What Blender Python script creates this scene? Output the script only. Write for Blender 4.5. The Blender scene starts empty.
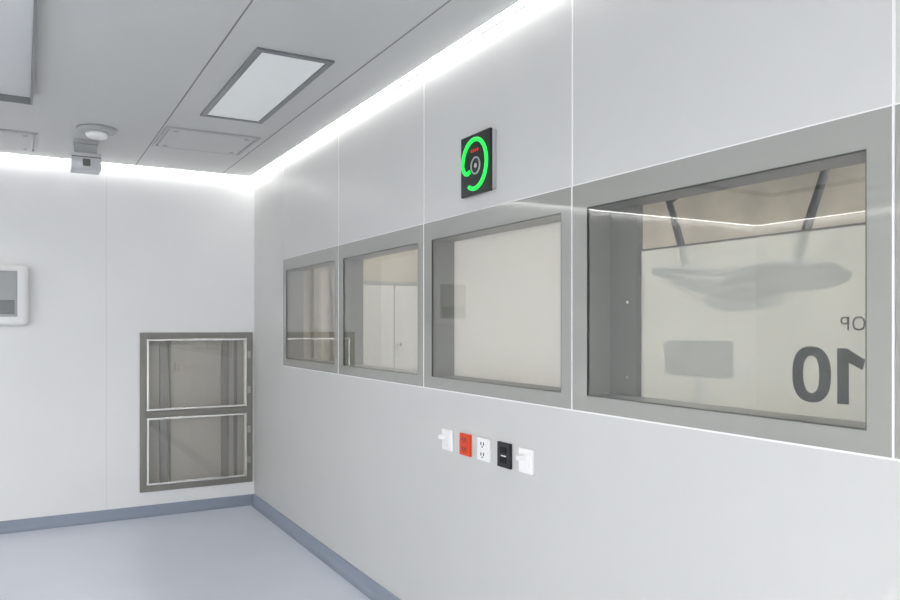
import bpy, bmesh, math
from mathutils import Vector, Matrix

scene = bpy.context.scene
scene.view_settings.view_transform = 'Standard'
scene.view_settings.look = 'None'
scene.view_settings.exposure = 0.0

# ------------------------------------------------------------------ helpers
def lin(c):
    r = []
    for v in c:
        v = v/255.0
        r.append(v/12.92 if v <= 0.04045 else ((v+0.055)/1.055)**2.4)
    return (r[0], r[1], r[2], 1.0)

def mat(name, rgb, rough=0.5, metal=0.0, emit=None, estr=0.0, noise=0.0, nscale=6.0, coat=0.0, spec=0.5, bump=0.0, stretch=(1,1,1)):
    m = bpy.data.materials.new(name); m.use_nodes = True
    nt = m.node_tree; b = nt.nodes['Principled BSDF']
    col = lin(rgb)
    b.inputs['Base Color'].default_value = col
    b.inputs['Roughness'].default_value = rough
    b.inputs['Metallic'].default_value = metal
    b.inputs['Specular IOR Level'].default_value = spec
    b.inputs['Coat Weight'].default_value = coat
    b.inputs['Coat Roughness'].default_value = 0.02
    if emit:
        b.inputs['Emission Color'].default_value = lin(emit)
        b.inputs['Emission Strength'].default_value = estr
    if noise > 0 or bump > 0:
        tc = nt.nodes.new('ShaderNodeTexCoord'); mp = nt.nodes.new('ShaderNodeMapping')
        mp.inputs['Scale'].default_value = stretch
        nz = nt.nodes.new('ShaderNodeTexNoise'); nz.inputs['Scale'].default_value = nscale
        nz.inputs['Detail'].default_value = 5
        nt.links.new(tc.outputs['Object'], mp.inputs['Vector'])
        nt.links.new(mp.outputs['Vector'], nz.inputs['Vector'])
        if noise > 0:
            rp = nt.nodes.new('ShaderNodeValToRGB')
            rp.color_ramp.elements[0].position = 0.3; rp.color_ramp.elements[1].position = 0.7
            rp.color_ramp.elements[0].color = tuple(max(0, v*(1-noise)) for v in col[:3])+(1,)
            rp.color_ramp.elements[1].color = tuple(min(1, v*(1+noise)) for v in col[:3])+(1,)
            nt.links.new(nz.outputs['Fac'], rp.inputs['Fac'])
            nt.links.new(rp.outputs['Color'], b.inputs['Base Color'])
        if bump > 0:
            bp = nt.nodes.new('ShaderNodeBump'); bp.inputs['Strength'].default_value = bump
            bp.inputs['Distance'].default_value = 0.01
            nt.links.new(nz.outputs['Fac'], bp.inputs['Height'])
            nt.links.new(bp.outputs['Normal'], b.inputs['Normal'])
    return m

def glass_mat(name, tint=(254, 254, 253), ior=1.75):
    # thin sheet: same Fresnel curve from both sides (no total internal reflection)
    m = bpy.data.materials.new(name); m.use_nodes = True
    nt = m.node_tree; nt.nodes.clear()
    o = nt.nodes.new('ShaderNodeOutputMaterial'); mx = nt.nodes.new('ShaderNodeMixShader')
    tr = nt.nodes.new('ShaderNodeBsdfTransparent'); gl = nt.nodes.new('ShaderNodeBsdfGlossy')
    fr = nt.nodes.new('ShaderNodeFresnel'); ge = nt.nodes.new('ShaderNodeNewGeometry')
    mr = nt.nodes.new('ShaderNodeMapRange')
    mr.inputs['To Min'].default_value = ior; mr.inputs['To Max'].default_value = 1.0/ior
    nt.links.new(ge.outputs['Backfacing'], mr.inputs['Value'])
    nt.links.new(mr.outputs['Result'], fr.inputs['IOR'])
    tr.inputs['Color'].default_value = lin(tint); gl.inputs['Roughness'].default_value = 0.0
    nt.links.new(fr.outputs[0], mx.inputs[0]); nt.links.new(tr.outputs[0], mx.inputs[1])
    nt.links.new(gl.outputs[0], mx.inputs[2]); nt.links.new(mx.outputs[0], o.inputs[0])
    return m

def film_mat(name, rgb, clear):
    m = bpy.data.materials.new(name); m.use_nodes = True
    nt = m.node_tree; nt.nodes.clear()
    o = nt.nodes.new('ShaderNodeOutputMaterial'); mx = nt.nodes.new('ShaderNodeMixShader')
    mx2 = nt.nodes.new('ShaderNodeMixShader')
    tr = nt.nodes.new('ShaderNodeBsdfTransparent'); df = nt.nodes.new('ShaderNodeBsdfDiffuse')
    tl = nt.nodes.new('ShaderNodeBsdfTranslucent')
    df.inputs['Color'].default_value = lin(rgb); tl.inputs['Color'].default_value = lin(rgb)
    mx.inputs[0].default_value = 0.5
    nt.links.new(df.outputs[0], mx.inputs[1]); nt.links.new(tl.outputs[0], mx.inputs[2])
    mx2.inputs[0].default_value = clear
    nt.links.new(mx.outputs[0], mx2.inputs[1]); nt.links.new(tr.outputs[0], mx2.inputs[2])
    nt.links.new(mx2.outputs[0], o.inputs[0])
    return m

def link(ob, parent=None):
    scene.collection.objects.link(ob)
    if parent: ob.parent = parent
    return ob

def empty(name, loc=(0, 0, 0)):
    e = bpy.data.objects.new(name, None); e.empty_display_size = 0.1
    e.location = loc
    scene.collection.objects.link(e); return e

def boxes(name, bl, m, parent=None, bevel=0.0, segs=2):
    ms = m if isinstance(m, (list, tuple)) else [m]
    xs = [b[0] for b in bl]+[b[1] for b in bl]; ys = [b[2] for b in bl]+[b[3] for b in bl]; zs = [b[4] for b in bl]+[b[5] for b in bl]
    c = Vector(((min(xs)+max(xs))/2, (min(ys)+max(ys))/2, (min(zs)+max(zs))/2))
    bm = bmesh.new()
    for b in bl:
        v = [bm.verts.new((x-c.x, y-c.y, z-c.z)) for x in (b[0], b[1]) for y in (b[2], b[3]) for z in (b[4], b[5])]
        for f in ((0,1,3,2),(4,6,7,5),(0,4,5,1),(2,3,7,6),(0,2,6,4),(1,5,7,3)):
            fc = bm.faces.new([v[i] for i in f])
            fc.material_index = b[6] if len(b) > 6 else 0
    bmesh.ops.recalc_face_normals(bm, faces=bm.faces)
    me = bpy.data.meshes.new(name); bm.to_mesh(me); bm.free()
    for mm in ms: me.materials.append(mm)
    ob = bpy.data.objects.new(name, me); link(ob)
    ob.location = c
    if parent: ob.parent = parent; ob.location = c-parent.location
    if bevel > 0:
        md = ob.modifiers.new('bev', 'BEVEL'); md.width = bevel; md.segments = segs; md.limit_method = 'ANGLE'
        if segs > 3:
            for p in me.polygons: p.use_smooth = True
    return ob

def lathe(name, prof, m, loc, axis='Z', parent=None, n=48, scale=(1,1,1)):
    bm = bmesh.new(); rings = []
    for r, h in prof:
        ring = []
        for i in range(n):
            a = 2*math.pi*i/n
            x, y = r*math.cos(a)*scale[0], r*math.sin(a)*scale[1]
            if axis == 'Z': p = (x, y, h)
            elif axis == 'X': p = (h, x, y)
            else: p = (x, h, y)
            ring.append(bm.verts.new(p))
        rings.append(ring)
    for a, b in zip(rings[:-1], rings[1:]):
        for i in range(n):
            bm.faces.new((a[i], a[(i+1) % n], b[(i+1) % n], b[i]))
    bm.faces.new(rings[0]); bm.faces.new(rings[-1])
    bmesh.ops.recalc_face_normals(bm, faces=bm.faces)
    me = bpy.data.meshes.new(name); bm.to_mesh(me); bm.free()
    me.materials.append(m)
    for p in me.polygons: p.use_smooth = len(p.vertices) == 4
    ob = bpy.data.objects.new(name, me); link(ob)
    ob.location = loc
    if parent: ob.parent = parent; ob.location = Vector(loc)-parent.location
    return ob

def tube(name, pts, r, m, parent=None, cyclic=False):
    cu = bpy.data.curves.new(name, 'CURVE'); cu.dimensions = '3D'; cu.bevel_depth = r; cu.bevel_resolution = 4
    sp = cu.splines.new('POLY'); sp.points.add(len(pts)-1)
    for i, p in enumerate(pts): sp.points[i].co = (*p, 1)
    sp.use_cyclic_u = cyclic; cu.use_fill_caps = True
    cu.materials.append(m)
    ob = bpy.data.objects.new(name, cu); link(ob)
    if parent: ob.parent = parent; ob.location = -parent.location
    return ob

def flat_yz(name, polys, x, m, parent, th=0.001):
    bm = bmesh.new()
    for outer, inner in polys:
        for xx in (x, x-th):
            vo = [bm.verts.new((xx, p[0], p[1])) for p in outer]
            if inner:
                vi = [bm.verts.new((xx, p[0], p[1])) for p in inner]
                n = len(vo)
                for i in range(n):
                    bm.faces.new((vo[i], vo[(i+1) % n], vi[(i+1) % n], vi[i]))
            else:
                bm.faces.new(vo)
    me = bpy.data.meshes.new(name); bm.to_mesh(me); bm.free(); me.materials.append(m)
    ob = bpy.data.objects.new(name, me); link(ob); ob.parent = parent; ob.location = -parent.location
    return ob

# ------------------------------------------------------------------ dims
XR = 1.865
YB = 6.98
XL = -5.0
YF = -2.6
H = 3.0
WT = 0.14
WZ0, WZ1 = 1.315, 2.18
MODY = [6.09, 4.84, 3.59, 2.34, 1.09, -0.16]

# ------------------------------------------------------------------ materials
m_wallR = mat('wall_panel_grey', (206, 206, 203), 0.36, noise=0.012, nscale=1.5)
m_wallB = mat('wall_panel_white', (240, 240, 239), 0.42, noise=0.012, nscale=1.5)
m_ceil = mat('ceiling_paint', (201, 201, 198), 0.5, noise=0.012, nscale=1.2)
m_floor = mat('vinyl_floor', (219, 223, 233), 0.28, noise=0.015, nscale=3)
m_base = mat('baseboard_vinyl', (146, 155, 170), 0.45)
m_seam = mat('joint_seal_light', (240, 240, 238), 0.5)
m_seamd = mat('joint_seal_grey', (132, 132, 131), 0.6)
m_frame = mat('backpainted_glass_frame', (158, 158, 152), 0.04, spec=0.7)
m_jamb = mat('window_jamb_grey', (128, 128, 123), 0.4)
m_dark = mat('rear_frame_dark', (98, 98, 95), 0.4)
m_glass = glass_mat('clear_glass')
m_film = film_mat('frosted_film', (228, 232, 226), 0.66)
m_film2 = film_mat('frosted_blind', (242, 240, 235), 0.0)
m_led = mat('led_diffuser', (255, 255, 255), 0.5, emit=(255, 254, 253), estr=9)
m_ledh = mat('led_housing', (235, 235, 235), 0.4)
m_panel = mat('light_diffuser', (230, 233, 231), 0.4, emit=(250, 252, 252), estr=0.10)
m_fill_panel = mat('light_diffuser_bright', (225, 228, 228), 0.4, emit=(254, 254, 254), estr=18.5)  # emitter of the added fill panels out of view
m_pframe = mat('light_frame_metal', (124, 128, 130), 0.35, metal=0.2)
m_steel = mat('brushed_steel', (176, 174, 168), 0.33, metal=0.75, noise=0.03, nscale=30, stretch=(1, 1, 0.05))
m_steeld = mat('brushed_steel_dark', (140, 137, 131), 0.4, metal=0.5, noise=0.04, nscale=30, stretch=(1, 1, 0.05))
m_chrome = mat('chrome_trim', (236, 236, 232), 0.2, metal=0.8)
m_white = mat('white_plastic', (246, 246, 244), 0.3)
m_greyp = mat('grey_plastic', (176, 178, 178), 0.4)
m_black = mat('black_plastic', (22, 24, 26), 0.3)
m_orange = mat('orange_plastic', (222, 62, 14), 0.4)
m_green = mat('green_led', (10, 60, 20), 0.4, emit=(30, 255, 90), estr=1.2)
m_red = mat('red_led', (80, 5, 5), 0.4, emit=(255, 30, 20), estr=0.7)
m_text = mat('sign_text_dark', (58, 62, 61), 0.5)
m_conc = mat('concrete_beige', (212, 205, 188), 0.8, noise=0.10, nscale=2.5, bump=0.2)
m_concd = mat('concrete_brown', (178, 172, 158), 0.8, noise=0.16, nscale=3)
m_door = mat('corridor_door_white', (234, 234, 230), 0.4)
m_streak = mat('lamp_grey', (60, 65, 64), 0.5)  # dark tone of the shapes that mimic reflection streaks
m_screen = mat('monitor_dark', (30, 34, 34), 0.5, spec=0.2)

# ------------------------------------------------------------------ room shell
boxes('floor', [(XL-0.2, 5.3, YF-0.2, 8.2, -0.1, 0.0)], m_floor)
boxes('ceiling', [(XL-0.2, 5.3, YF-0.2, 8.2, H, H+0.1)], m_ceil)
XO = XR+WT
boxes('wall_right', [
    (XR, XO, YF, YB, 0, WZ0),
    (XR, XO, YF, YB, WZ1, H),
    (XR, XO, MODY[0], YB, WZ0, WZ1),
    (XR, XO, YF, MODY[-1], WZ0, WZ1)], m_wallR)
CX0, CX1, CZ0, CZ1 = 0.88, 1.845, 0.21, 1.58
hx0, hx1, hz0, hz1 = CX0+0.03, CX1-0.03, CZ0+0.03, CZ1-0.03
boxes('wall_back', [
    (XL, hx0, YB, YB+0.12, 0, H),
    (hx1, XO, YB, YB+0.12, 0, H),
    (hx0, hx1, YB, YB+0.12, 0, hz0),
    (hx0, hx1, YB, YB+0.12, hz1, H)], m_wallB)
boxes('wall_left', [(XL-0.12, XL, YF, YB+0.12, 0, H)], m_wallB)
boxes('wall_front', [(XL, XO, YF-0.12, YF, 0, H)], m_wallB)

boxes('wall_corridor_end', [(XO, 5.0, 8.0, 8.12, 0, H)], m_conc)
boxes('wall_corridor_side', [(5.0, 5.12, YF, 8.12, 0, H)], m_concd)
boxes('wall_corridor_front', [(XO, 5.0, YF-0.12, YF, 0, H)], m_conc)
boxes('wall_corridor_return', [(XO-0.02, XO+0.03, YB+0.12, 8.0, 0, H)], m_conc)

sm = []
for y in MODY:
    sm.append((XR-0.0015, XR+0.001, y-0.004, y+0.004, WZ1, H-0.02))
for y in MODY[1:-1]:
    sm.append((XR-0.004, XR+0.001, y-0.003, y+0.003, WZ0, WZ1))
sm.append((XR-0.0025, XR+0.001, MODY[-1], MODY[0], WZ0-0.006, WZ0))
sm.append((XR-0.0025, XR+0.001, MODY[-1], MODY[0], WZ1, WZ1+0.004))
boxes('trim_1', sm, m_seam)
sb = []
for x in (0.62, -0.63, -1.88, -3.13):
    sb.append((x-0.0015, x+0.0015, YB-0.001, YB+0.001, 0.09, H-0.02))
boxes('trim_2', sb, mat('joint_seal_white', (220, 220, 221), 0.6))
cs = [(x-0.004, x+0.004, YF, YB, H-0.001, H+0.001) for x in (1.56, 0.84, -0.6, -1.8, -3.0)]
cs += [(XL, 1.56, y-0.002, y+0.002, H-0.001, H+0.001) for y in (2.2, -0.2)]
boxes('trim_3', cs, m_seamd)

def baseboard(name, p0, p1, nrm):
    prof = [(0.0, 0.0), (0.045, 0.0), (0.03, 0.004), (0.019, 0.012), (0.013, 0.024), (0.011, 0.04), (0.011, 0.088), (0.0, 0.093)]
    bm = bmesh.new(); rs = []
    for p in (p0, p1):
        rs.append([bm.verts.new((p[0]+nrm[0]*d, p[1]+nrm[1]*d, h)) for d, h in prof])
    n = len(prof)
    for i in range(n):
        bm.faces.new((rs[0][i], rs[0][(i+1) % n], rs[1][(i+1) % n], rs[1][i]))
    bm.faces.new(rs[0]); bm.faces.new(rs[1])
    bmesh.ops.recalc_face_normals(bm, faces=bm.faces)
    me = bpy.data.meshes.new(name); bm.to_mesh(me); bm.free(); me.materials.append(m_base)
    link(bpy.data.objects.new(name, me))
baseboard('baseboard_right', (XR, YF), (XR, YB), (-1, 0))
baseboard('baseboard_back', (XL, YB), (XR, YB), (0, -1))
baseboard('baseboard_left', (XL, YF), (XL, YB), (1, 0))
baseboard('baseboard_front', (XL, YF), (XR, YF), (0, 1))

# ------------------------------------------------------------------ LED strips, nearly flush with the ceiling
def led(name, b, hb):
    e = empty(name, ((b[0]+b[1])/2, (b[2]+b[3])/2, H))
    boxes('housing', [hb], m_ledh, e)
    boxes('diffuser', [b], m_led, e)
zl0, zl1 = H-0.0055, H-0.003
a, b_ = 0.014, 0.052
led('led_strip_light', (XR-b_, XR-a, YF+0.05, YB-a, zl0, zl1), (XR-0.056, XR, YF+0.05, YB, zl1, H))
led('led_strip_light.001', (XL+0.05, XR-0.06, YB-b_, YB-a, zl0, zl1), (XL+0.05, XR-0.06, YB-0.056, YB, zl1, H))
led('led_strip_light.002', (XL+a, XL+b_, YF+0.05, YB-0.06, zl0, zl1), (XL, XL+0.056, YF+0.05, YB-0.06, zl1, H))
led('led_strip_light.003', (XL+0.06, XR-0.06, YF+a, YF+b_, zl0, zl1), (XL+0.06, XR-0.06, YF, YF+0.056, zl1, H))

# ------------------------------------------------------------------ windows
FR = 0.088
for k in range(5):
    y1, y0 = MODY[k]-0.004, MODY[k+1]+0.004
    e = empty('window_%d' % (k+1), (XR, (y0+y1)/2, (WZ0+WZ1)/2))
    iy0, iy1, iz0, iz1 = y0+FR-0.021, y1-FR, WZ0+0.062, WZ1-0.095
    def ring(x0, x1, a, b):
        (ay0, ay1, az0, az1), (by0, by1, bz0, bz1) = a, b
        return [(x0, x1, ay0, ay1, az0, bz0), (x0, x1, ay0, ay1, bz1, az1), (x0, x1, ay0, by0, bz0, bz1), (x0, x1, by1, ay1, bz0, bz1)]
    boxes('frame', ring(XR-0.002, XR+0.012, (y0, y1, WZ0, WZ1), (iy0, iy1, iz0, iz1)), m_frame, e)
    boxes('jamb', ring(XR+0.012, XO, (y0, y1, WZ0, WZ1), (iy0, iy1, iz0, iz1)), m_jamb, e)
    boxes('gasket', ring(XR-0.0025, XR+0.010, (iy0-0.003, iy1+0.003, iz0-0.003, iz1+0.003), (iy0, iy1, iz0, iz1)), m_dark, e)
    boxes('pane_front', [(XR+0.0, XR+0.001, iy0, iy1, iz0, iz1)], m_glass, e)
    if k < 2:
        boxes('pane_back', [(XO-0.006, XO-0.005, iy0, iy1, iz0, iz1)], m_glass, e)
    elif k == 2:
        boxes('roller_blind', [(XO-0.008, XO-0.006, iy0, iy1, iz0, iz1)], m_film2, e)
    else:
        fy1 = iy1-0.145; fz1 = 1.915
        boxes('rear_sash', [(XO-0.03, XO, fy1, iy1, iz0, iz1), (XO-0.012, XO-0.006, iy0, fy1, fz1, fz1+0.006)], m_dark, e)
        boxes('frosted_film', [(XO-0.008, XO-0.0075, iy0, fy1, iz0, fz1)], m_film, e)
        for s in (0.07, 0.35):
            lathe('screw', [(0.006, 0), (0.006, 0.004), (0.003, 0.005)][::-1], m_chrome, (XO-0.035, iy1-0.10, iz0+s), 'X', e, n=16)
        if k == 3:
            xt = XO-0.010
            def oval(cy, cz, ry, rz, wy, wz, n=40, p=2.4):
                o, i2 = [], []
                for i in range(n):
                    a = 2*math.pi*i/n
                    c, s = math.cos(a), math.sin(a)
                    cc = math.copysign(abs(c)**(2/p), c); ss = math.copysign(abs(s)**(2/p), s)
                    o.append((cy+ry*cc, cz+rz*ss)); i2.append((cy+(ry-wy)*cc, cz+(rz-wz)*ss))
                return (o, i2)
            zb, zt = 1.421, 1.577
            one = [(1.291, zb), (1.325, zb), (1.325, zt), (1.297, zt), (1.244, zt-0.030), (1.252, zt-0.058), (1.291, zt-0.040)]
            flat_yz('lettering_10', [oval(1.406, (zb+zt)/2, 0.062, 0.081, 0.036, 0.027), (one, None)], xt, m_text, e)
            a0, a1 = 1.627, 1.665
            pst = [(1.290, a0), (1.2955, a0), (1.2955, a1), (1.290, a1)]
            flat_yz('lettering_OP', [oval(1.262, (a0+a1)/2, 0.0185, 0.0195, 0.005, 0.005), (pst, None), oval(1.303, a1-0.011, 0.0125, 0.011, 0.0045, 0.0045)], xt, m_text, e)

# ------------------------------------------------------------------ corridor contents
e = empty('corridor_double_door', (3.75, 8.0, 0))
boxes('frame', [(3.25, 3.29, 7.96, 8.0, 0, 2.15), (4.21, 4.25, 7.96, 8.0, 0, 2.15), (3.25, 4.25, 7.96, 8.0, 2.11, 2.15)], m_greyp, e)
boxes('leaf_1', [(3.295, 3.745, 7.965, 7.995, 0.01, 2.105)], m_door, e, 0.003)
boxes('leaf_2', [(3.755, 4.205, 7.965, 7.995, 0.01, 2.105)], m_door, e, 0.003)
lathe('knob', [(0.012, -0.0), (0.012, -0.04), (0.028, -0.045), (0.028, -0.06), (0.01, -0.065)], m_chrome, (3.79, 7.965, 1.42), 'Y', e, n=24)
boxes('corridor_pilasters', [(2.2, 2.55, 7.85, 8.0, 0, H), (2.76, 2.84, 7.9, 8.0, 0, H), (2.98, 3.12, 7.9, 8.0, 0, H)], m_concd)
boxes('corridor_light_fixture', [(3.1, 3.7, -1.0, 7.5, H-0.03, H)], mat('corridor_lamp', (255, 255, 255), emit=(255, 252, 248), estr=6.8))  # unseen fixture, added to light the corridor

e = empty('surgical_lamp', (3.0, 2.6, H))  # invented lamp, its dark heads stand in for blurred reflections in the glass
lathe('ceiling_flange', [(0.12, 0), (0.12, -0.03), (0.05, -0.06)], m_streak, (3.0, 2.6, H), 'Z', e)
tube('arm_1', [(3.0, 2.6, 2.95), (3.0, 2.6, 2.45), (3.0, 2.95, 2.3), (2.95, 2.78, 1.95)], 0.022, m_streak, e)
tube('arm_2', [(3.0, 2.6, 2.55), (3.05, 2.05, 2.4), (3.0, 2.2, 1.9)], 0.022, m_streak, e)
for nm, c, r, rot in (('lamp_head_1', (2.95, 2.72, 1.895), 0.22, (0.10, 0.10, 0)), ('lamp_head_2', (3.0, 2.24, 1.865), 0.26, (-0.10, 0.12, 0)), ('lamp_head_3', (2.85, 2.35, 1.765), 0.17, (-0.16, 0.10, 0)), ('lamp_head_4', (2.9, 2.55, 1.825), 0.2, (0.10, 0.12, 0))):
    o = lathe(nm, [(r*0.3, 0.045), (r*0.8, 0.03), (r, 0.0), (r, -0.02), (r*0.9, -0.03)], m_streak, c, 'Z', e)
    o.rotation_euler = rot
e = empty('medical_monitor', (3.2, 2.95, 1.46))  # made-up monitor, stands in for a dark reflected rectangle
boxes('screen', [(3.19, 3.23, 2.72, 3.18, 1.36, 1.56)], m_screen, e, 0.01)
boxes('column', [(3.22, 3.26, 2.93, 2.97, 0.05, 1.40)], m_greyp, e)
boxes('foot', [(3.05, 3.45, 2.75, 3.15, 0.0, 0.05)], m_greyp, e, 0.01)

# ------------------------------------------------------------------ ceiling items
def light_panel(name, x0, x1, y0, y1, dm=m_panel):
    e = empty(name, ((x0+x1)/2, (y0+y1)/2, H))
    w = 0.034
    boxes('frame', [(x0, x1, y0, y0+w, H-0.012, H), (x0, x1, y1-w, y1, H-0.012, H), (x0, x0+w, y0+w, y1-w, H-0.012, H), (x1-w, x1, y0+w, y1-w, H-0.012, H)], m_pframe, e, 0.002)
    boxes('diffuser', [(x0+w, x1-w, y0+w, y1-w, H-0.006, H)], dm, e)
light_panel('ceiling_light_panel', 1.0, 1.4, 3.69, 5.05)
light_panel('ceiling_light_panel.001', 1.0, 1.4, 0.6, 1.96)
i = 2
for y in (-2.1, -0.6, 0.9, 2.4):  # unseen panels, added to raise the ambient light of the room
    light_panel('ceiling_light_panel.%03d' % i, -4.1, -3.2, y, y+1.2, m_fill_panel); i += 1
for x in (-2.4, -0.7):  # two more added fill panels, behind the camera
    light_panel('ceiling_light_panel.%03d' % i, x, x+1.3, -1.3, -0.7, m_fill_panel); i += 1

def access_panel(name, x0, x1, y0, y1):
    e = empty(name, ((x0+x1)/2, (y0+y1)/2, H))
    w = 0.02
    boxes('frame', [(x0, x1, y0, y0+w, H-0.01, H), (x0, x1, y1-w, y1, H-0.01, H), (x0, x0+w, y0+w, y1-w, H-0.01, H), (x1-w, x1, y0+w, y1-w, H-0.01, H)], m_greyp, e, 0.002)
    boxes('cover', [(x0+0.03, x1-0.03, y0+0.03, y1-0.03, H-0.012, H)], m_ceil, e, 0.003)
    for sx in (x0+0.08, x1-0.08):
        for sy in (y0+0.08, y1-0.08):
            lathe('quarter_turn_screw', [(0.016, 0), (0.016, -0.004), (0.008, -0.006)], m_greyp, (sx, sy, H-0.012), 'Z', e, n=20)
access_panel('ceiling_access_panel', 0.855, 1.505, 5.45, 6.08)
access_panel('ceiling_access_panel.001', -0.55, 0.10, 6.10, 6.73)

e = empty('laminar_flow_canopy', (-1.4, 3.2, H))
cx0, cx1, cy0, cy1 = -2.9, 0.055, 1.2, 5.11
m_can = mat('canopy_fabric', (210, 211, 210), 0.7)
m_lip = mat('canopy_lip', (122, 125, 126), 0.4)
boxes('plenum', [(cx0+0.012, cx1-0.012, cy0+0.012, cy1-0.012, H-0.02, H)], m_can, e)
boxes('skirt', [(cx0, cx1, cy0, cy0+0.012, H-0.06, H), (cx0, cx1, cy1-0.012, cy1, H-0.06, H), (cx0, cx0+0.012, cy0, cy1, H-0.06, H), (cx1-0.012, cx1, cy0, cy1, H-0.06, H)], m_lip, e)

e = empty('smoke_detector', (0.453, 5.77, H))
lathe('base', [(0.13, 0), (0.13, -0.018), (0.115, -0.026)], m_greyp, (0.453, 5.77, H), 'Z', e)
lathe('dome', [(0.07, -0.026), (0.075, -0.042), (0.06, -0.062), (0.045, -0.068), (0.02, -0.07)], m_white, (0.453, 5.77, H), 'Z', e)
e = empty('ceiling_camera', (0.41, 6.2, H))
boxes('mount', [(0.33, 0.49, 6.14, 6.26, H-0.03, H)], m_greyp, e, 0.004)
boxes('neck', [(0.335, 0.485, 6.15, 6.25, 2.89, H-0.03)], m_greyp, e, 0.004)
boxes('body', [(0.312, 0.508, 6.10, 6.30, 2.775, 2.895)], mat('camera_silver', (206, 208, 208), 0.35, metal=0.1), e, 0.008, 4)
boxes('window', [(0.385, 0.435, 6.092, 6.101, 2.80, 2.85)], m_dark, e, 0.003)
boxes('seam', [(0.314, 0.506, 6.097, 6.101, 2.862, 2.868)], m_dark, e)

# ------------------------------------------------------------------ pass-through cabinet
e = empty('pass_through_cabinet', ((CX0+CX1)/2, YB, (CZ0+CZ1)/2))
yf = YB-0.018
fw = 0.05
zm = 0.875
F = [(CX0, CX1, yf, YB+0.004, CZ0, CZ0+fw), (CX0, CX1, yf, YB+0.004, CZ1-fw, CZ1),
     (CX0, CX0+fw, yf, YB+0.004, CZ0+fw, CZ1-fw), (CX1-fw, CX1, yf, YB+0.004, CZ0+fw, CZ1-fw),
     (CX0+fw, CX1-fw, yf, YB+0.004, zm-0.025, zm+0.025)]
boxes('frame', F, m_steeld, e, 0.002)
m_inner = mat('cabinet_inner_steel', (186, 181, 172), 0.5, noise=0.04, nscale=14, stretch=(1, 1, 0.05))
for nm, z0, z1 in (('door_upper', zm+0.03, CZ1-fw-0.005), ('door_lower', CZ0+fw+0.005, zm-0.03)):
    x0, x1 = CX0+fw+0.005, CX1-fw-0.005
    w = 0.018
    boxes(nm+'_trim', [(x0, x1, yf-0.008, yf+0.006, z1-w, z1), (x0, x1, yf-0.008, yf+0.006, z0, z0+w),
                (x0, x0+w, yf-0.008, yf+0.006, z0+w, z1-w), (x1-w, x1, yf-0.008, yf+0.006, z0+w, z1-w)], m_chrome, e, 0.003)
    boxes(nm+'_glass', [(x0+w, x1-w, yf-0.001, yf, z0+w, z1-w)], m_glass, e)
    yb = YB+0.10
    boxes(nm+'_interior', [(x0, x1, yb, yb+0.01, z0, z1), (x0-0.01, x0, YB+0.004, yb, z0, z1), (x1, x1+0.01, YB+0.004, yb, z0, z1),
                (x0, x1, YB+0.004, yb, z0-0.01, z0), (x0, x1, YB+0.004, yb, z1, z1+0.01)], m_inner, e)
    boxes(nm+'_rails', [(x0+0.12, x0+0.19, yb-0.03, yb, z0, z1), (x1-0.20, x1-0.14, yb-0.03, yb, z0, z1), (x0+0.20, x0+0.215, yb-0.012, yb, z0, z1), (x1-0.09, x1-0.06, yb-0.02, yb, z0, z1)], m_steeld, e)
    for hz in (z0+0.12, z1-0.18):
        boxes(nm+'_hinge', [(x1+0.008, x1+0.035, yf-0.012, yf, hz, hz+0.06)], m_steel, e, 0.003)

# ------------------------------------------------------------------ wall dispenser
e = empty('wall_dispenser', (-0.17, YB, 1.88))
boxes('housing', [(-0.40, 0.05, YB-0.10, YB, 1.64, 2.12)], m_white, e, 0.045, 6)
boxes('inset_panel', [(-0.34, -0.03, YB-0.106, YB-0.09, 1.71, 2.07)], m_greyp, e, 0.015, 4)
boxes('inset_slot', [(-0.32, -0.05, YB-0.112, YB-0.10, 1.73, 1.84)], mat('slot_grey', (130, 132, 132), 0.4), e, 0.01, 3)

# ------------------------------------------------------------------ LED wall clock
yc, zc = 3.015, 2.39
e = empty('led_wall_clock', (XR, yc, zc))
boxes('back_box', [(XR-0.02, XR, yc-0.135, yc+0.115, zc-0.135, zc+0.135)], m_greyp, e, 0.004)
boxes('face', [(XR-0.034, XR-0.018, yc-0.13, yc+0.13, zc-0.142, zc+0.142)], m_black, e, 0.004)
xf = XR-0.0355
pts = []
# inner curl, then the open ring clockwise from the left round to the lower left
for u, v in ((-0.040, -0.030), (-0.060, -0.038), (-0.082, -0.034), (-0.098, -0.018)):
    pts.append((xf, yc-u, zc+v))
for i in range(61):
    a = math.radians(180-i*(296/60.0))
    pts.append((xf, yc-0.106*math.cos(a), zc+0.114*math.sin(a)))
tube('green_ring', pts, 0.0100, m_green, e)
tube('centre_ring', [(xf, yc-0.038*math.cos(t)-0.008, zc-0.008+0.038*math.sin(t)) for t in [2*math.pi*i/32 for i in range(32)]], 0.004, m_greyp, e, True)
lathe('centre_dot', [(0.011, 0.003), (0.011, -0.002), (0.008, -0.003)], m_greyp, (xf, yc-0.008, zc-0.008), 'X', e, n=24)
boxes('red_digits', [(xf-0.001, xf+0.002, yc+0.027-0.018*i-0.005, yc+0.027-0.018*i+0.005, zc+0.058, zc+0.070) for i in range(4)], m_red, e)

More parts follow.
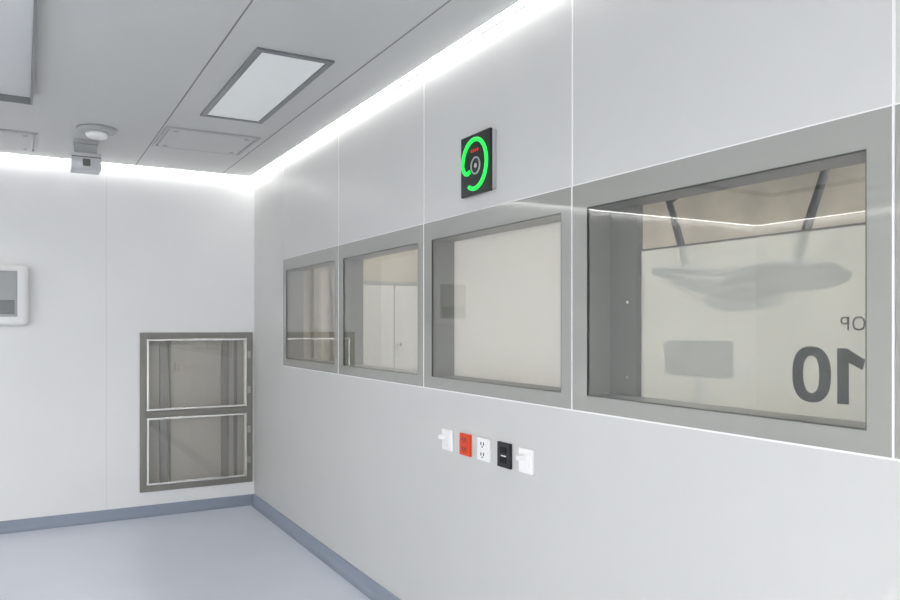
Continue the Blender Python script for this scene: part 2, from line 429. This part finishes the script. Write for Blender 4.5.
# ------------------------------------------------------------------ sockets and switches
def plate(name, y, z, w, h, m):
    e = empty(name, (XR, y, z))
    boxes('plate', [(XR-0.012, XR, y-w/2, y+w/2, z-h/2, z+h/2)], m, e, 0.003)
    return e
def sock(e, y, z, m):
    for dz in (0.024, -0.024):
        boxes('socket_face', [(XR-0.016, XR-0.011, y-0.022, y+0.022, z+dz-0.018, z+dz+0.018)], m, e, 0.003)
        boxes('slots', [(XR-0.0165, XR-0.0159, y+s-0.004, y+s+0.004, z+dz-0.004, z+dz+0.011) for s in (-0.011, 0.011)] + [(XR-0.0165, XR-0.0159, y-0.005, y+0.005, z+dz-0.014, z+dz-0.007)], m_black, e)
z = 1.068
for nm, y in (('light_switch', 3.324), ('light_switch.001', 2.641)):
    e = plate(nm, y, z, 0.10, 0.105, m_white)
    boxes('rocker', [(XR-0.019, XR-0.011, y-0.03, y+0.03, z-0.035, z+0.035)], m_white, e, 0.004)
    boxes('lever', [(XR-0.055, XR-0.017, y-0.012, y+0.012, z+0.006, z+0.028)], m_white, e, 0.006, 3)
e = plate('power_outlet', 3.147, z, 0.100, 0.105, m_orange); sock(e, 3.147, z, m_orange)
e = plate('power_outlet.001', 2.979, z, 0.105, 0.105, m_white); sock(e, 2.979, z, m_white)
e = plate('data_outlet', 2.808, z, 0.105, 0.112, m_black)
boxes('port_1', [(XR-0.016, XR-0.011, 2.785, 2.831, z+0.008, z+0.036)], m_screen, e, 0.002)
boxes('port_2', [(XR-0.016, XR-0.011, 2.785, 2.831, z-0.036, z-0.008)], m_screen, e, 0.002)
boxes('label', [(XR-0.0126, XR-0.0118, 2.788, 2.828, z-0.006, z-0.001)], m_white, e)

# ------------------------------------------------------------------ world + camera
w = bpy.data.worlds.new('World'); scene.world = w; w.use_nodes = True
w.node_tree.nodes['Background'].inputs[0].default_value = (0.8, 0.82, 0.85, 1)
w.node_tree.nodes['Background'].inputs[1].default_value = 0.3

cam = bpy.data.cameras.new('camera'); co = bpy.data.objects.new('camera', cam); link(co)
co.location = (0, 0, 1.64)
co.rotation_euler = (math.pi/2, 0, math.radians(-29.4))
cam.lens = 30.4; cam.sensor_width = 36; cam.shift_y = 0.0285; cam.clip_start = 0.05
scene.camera = co
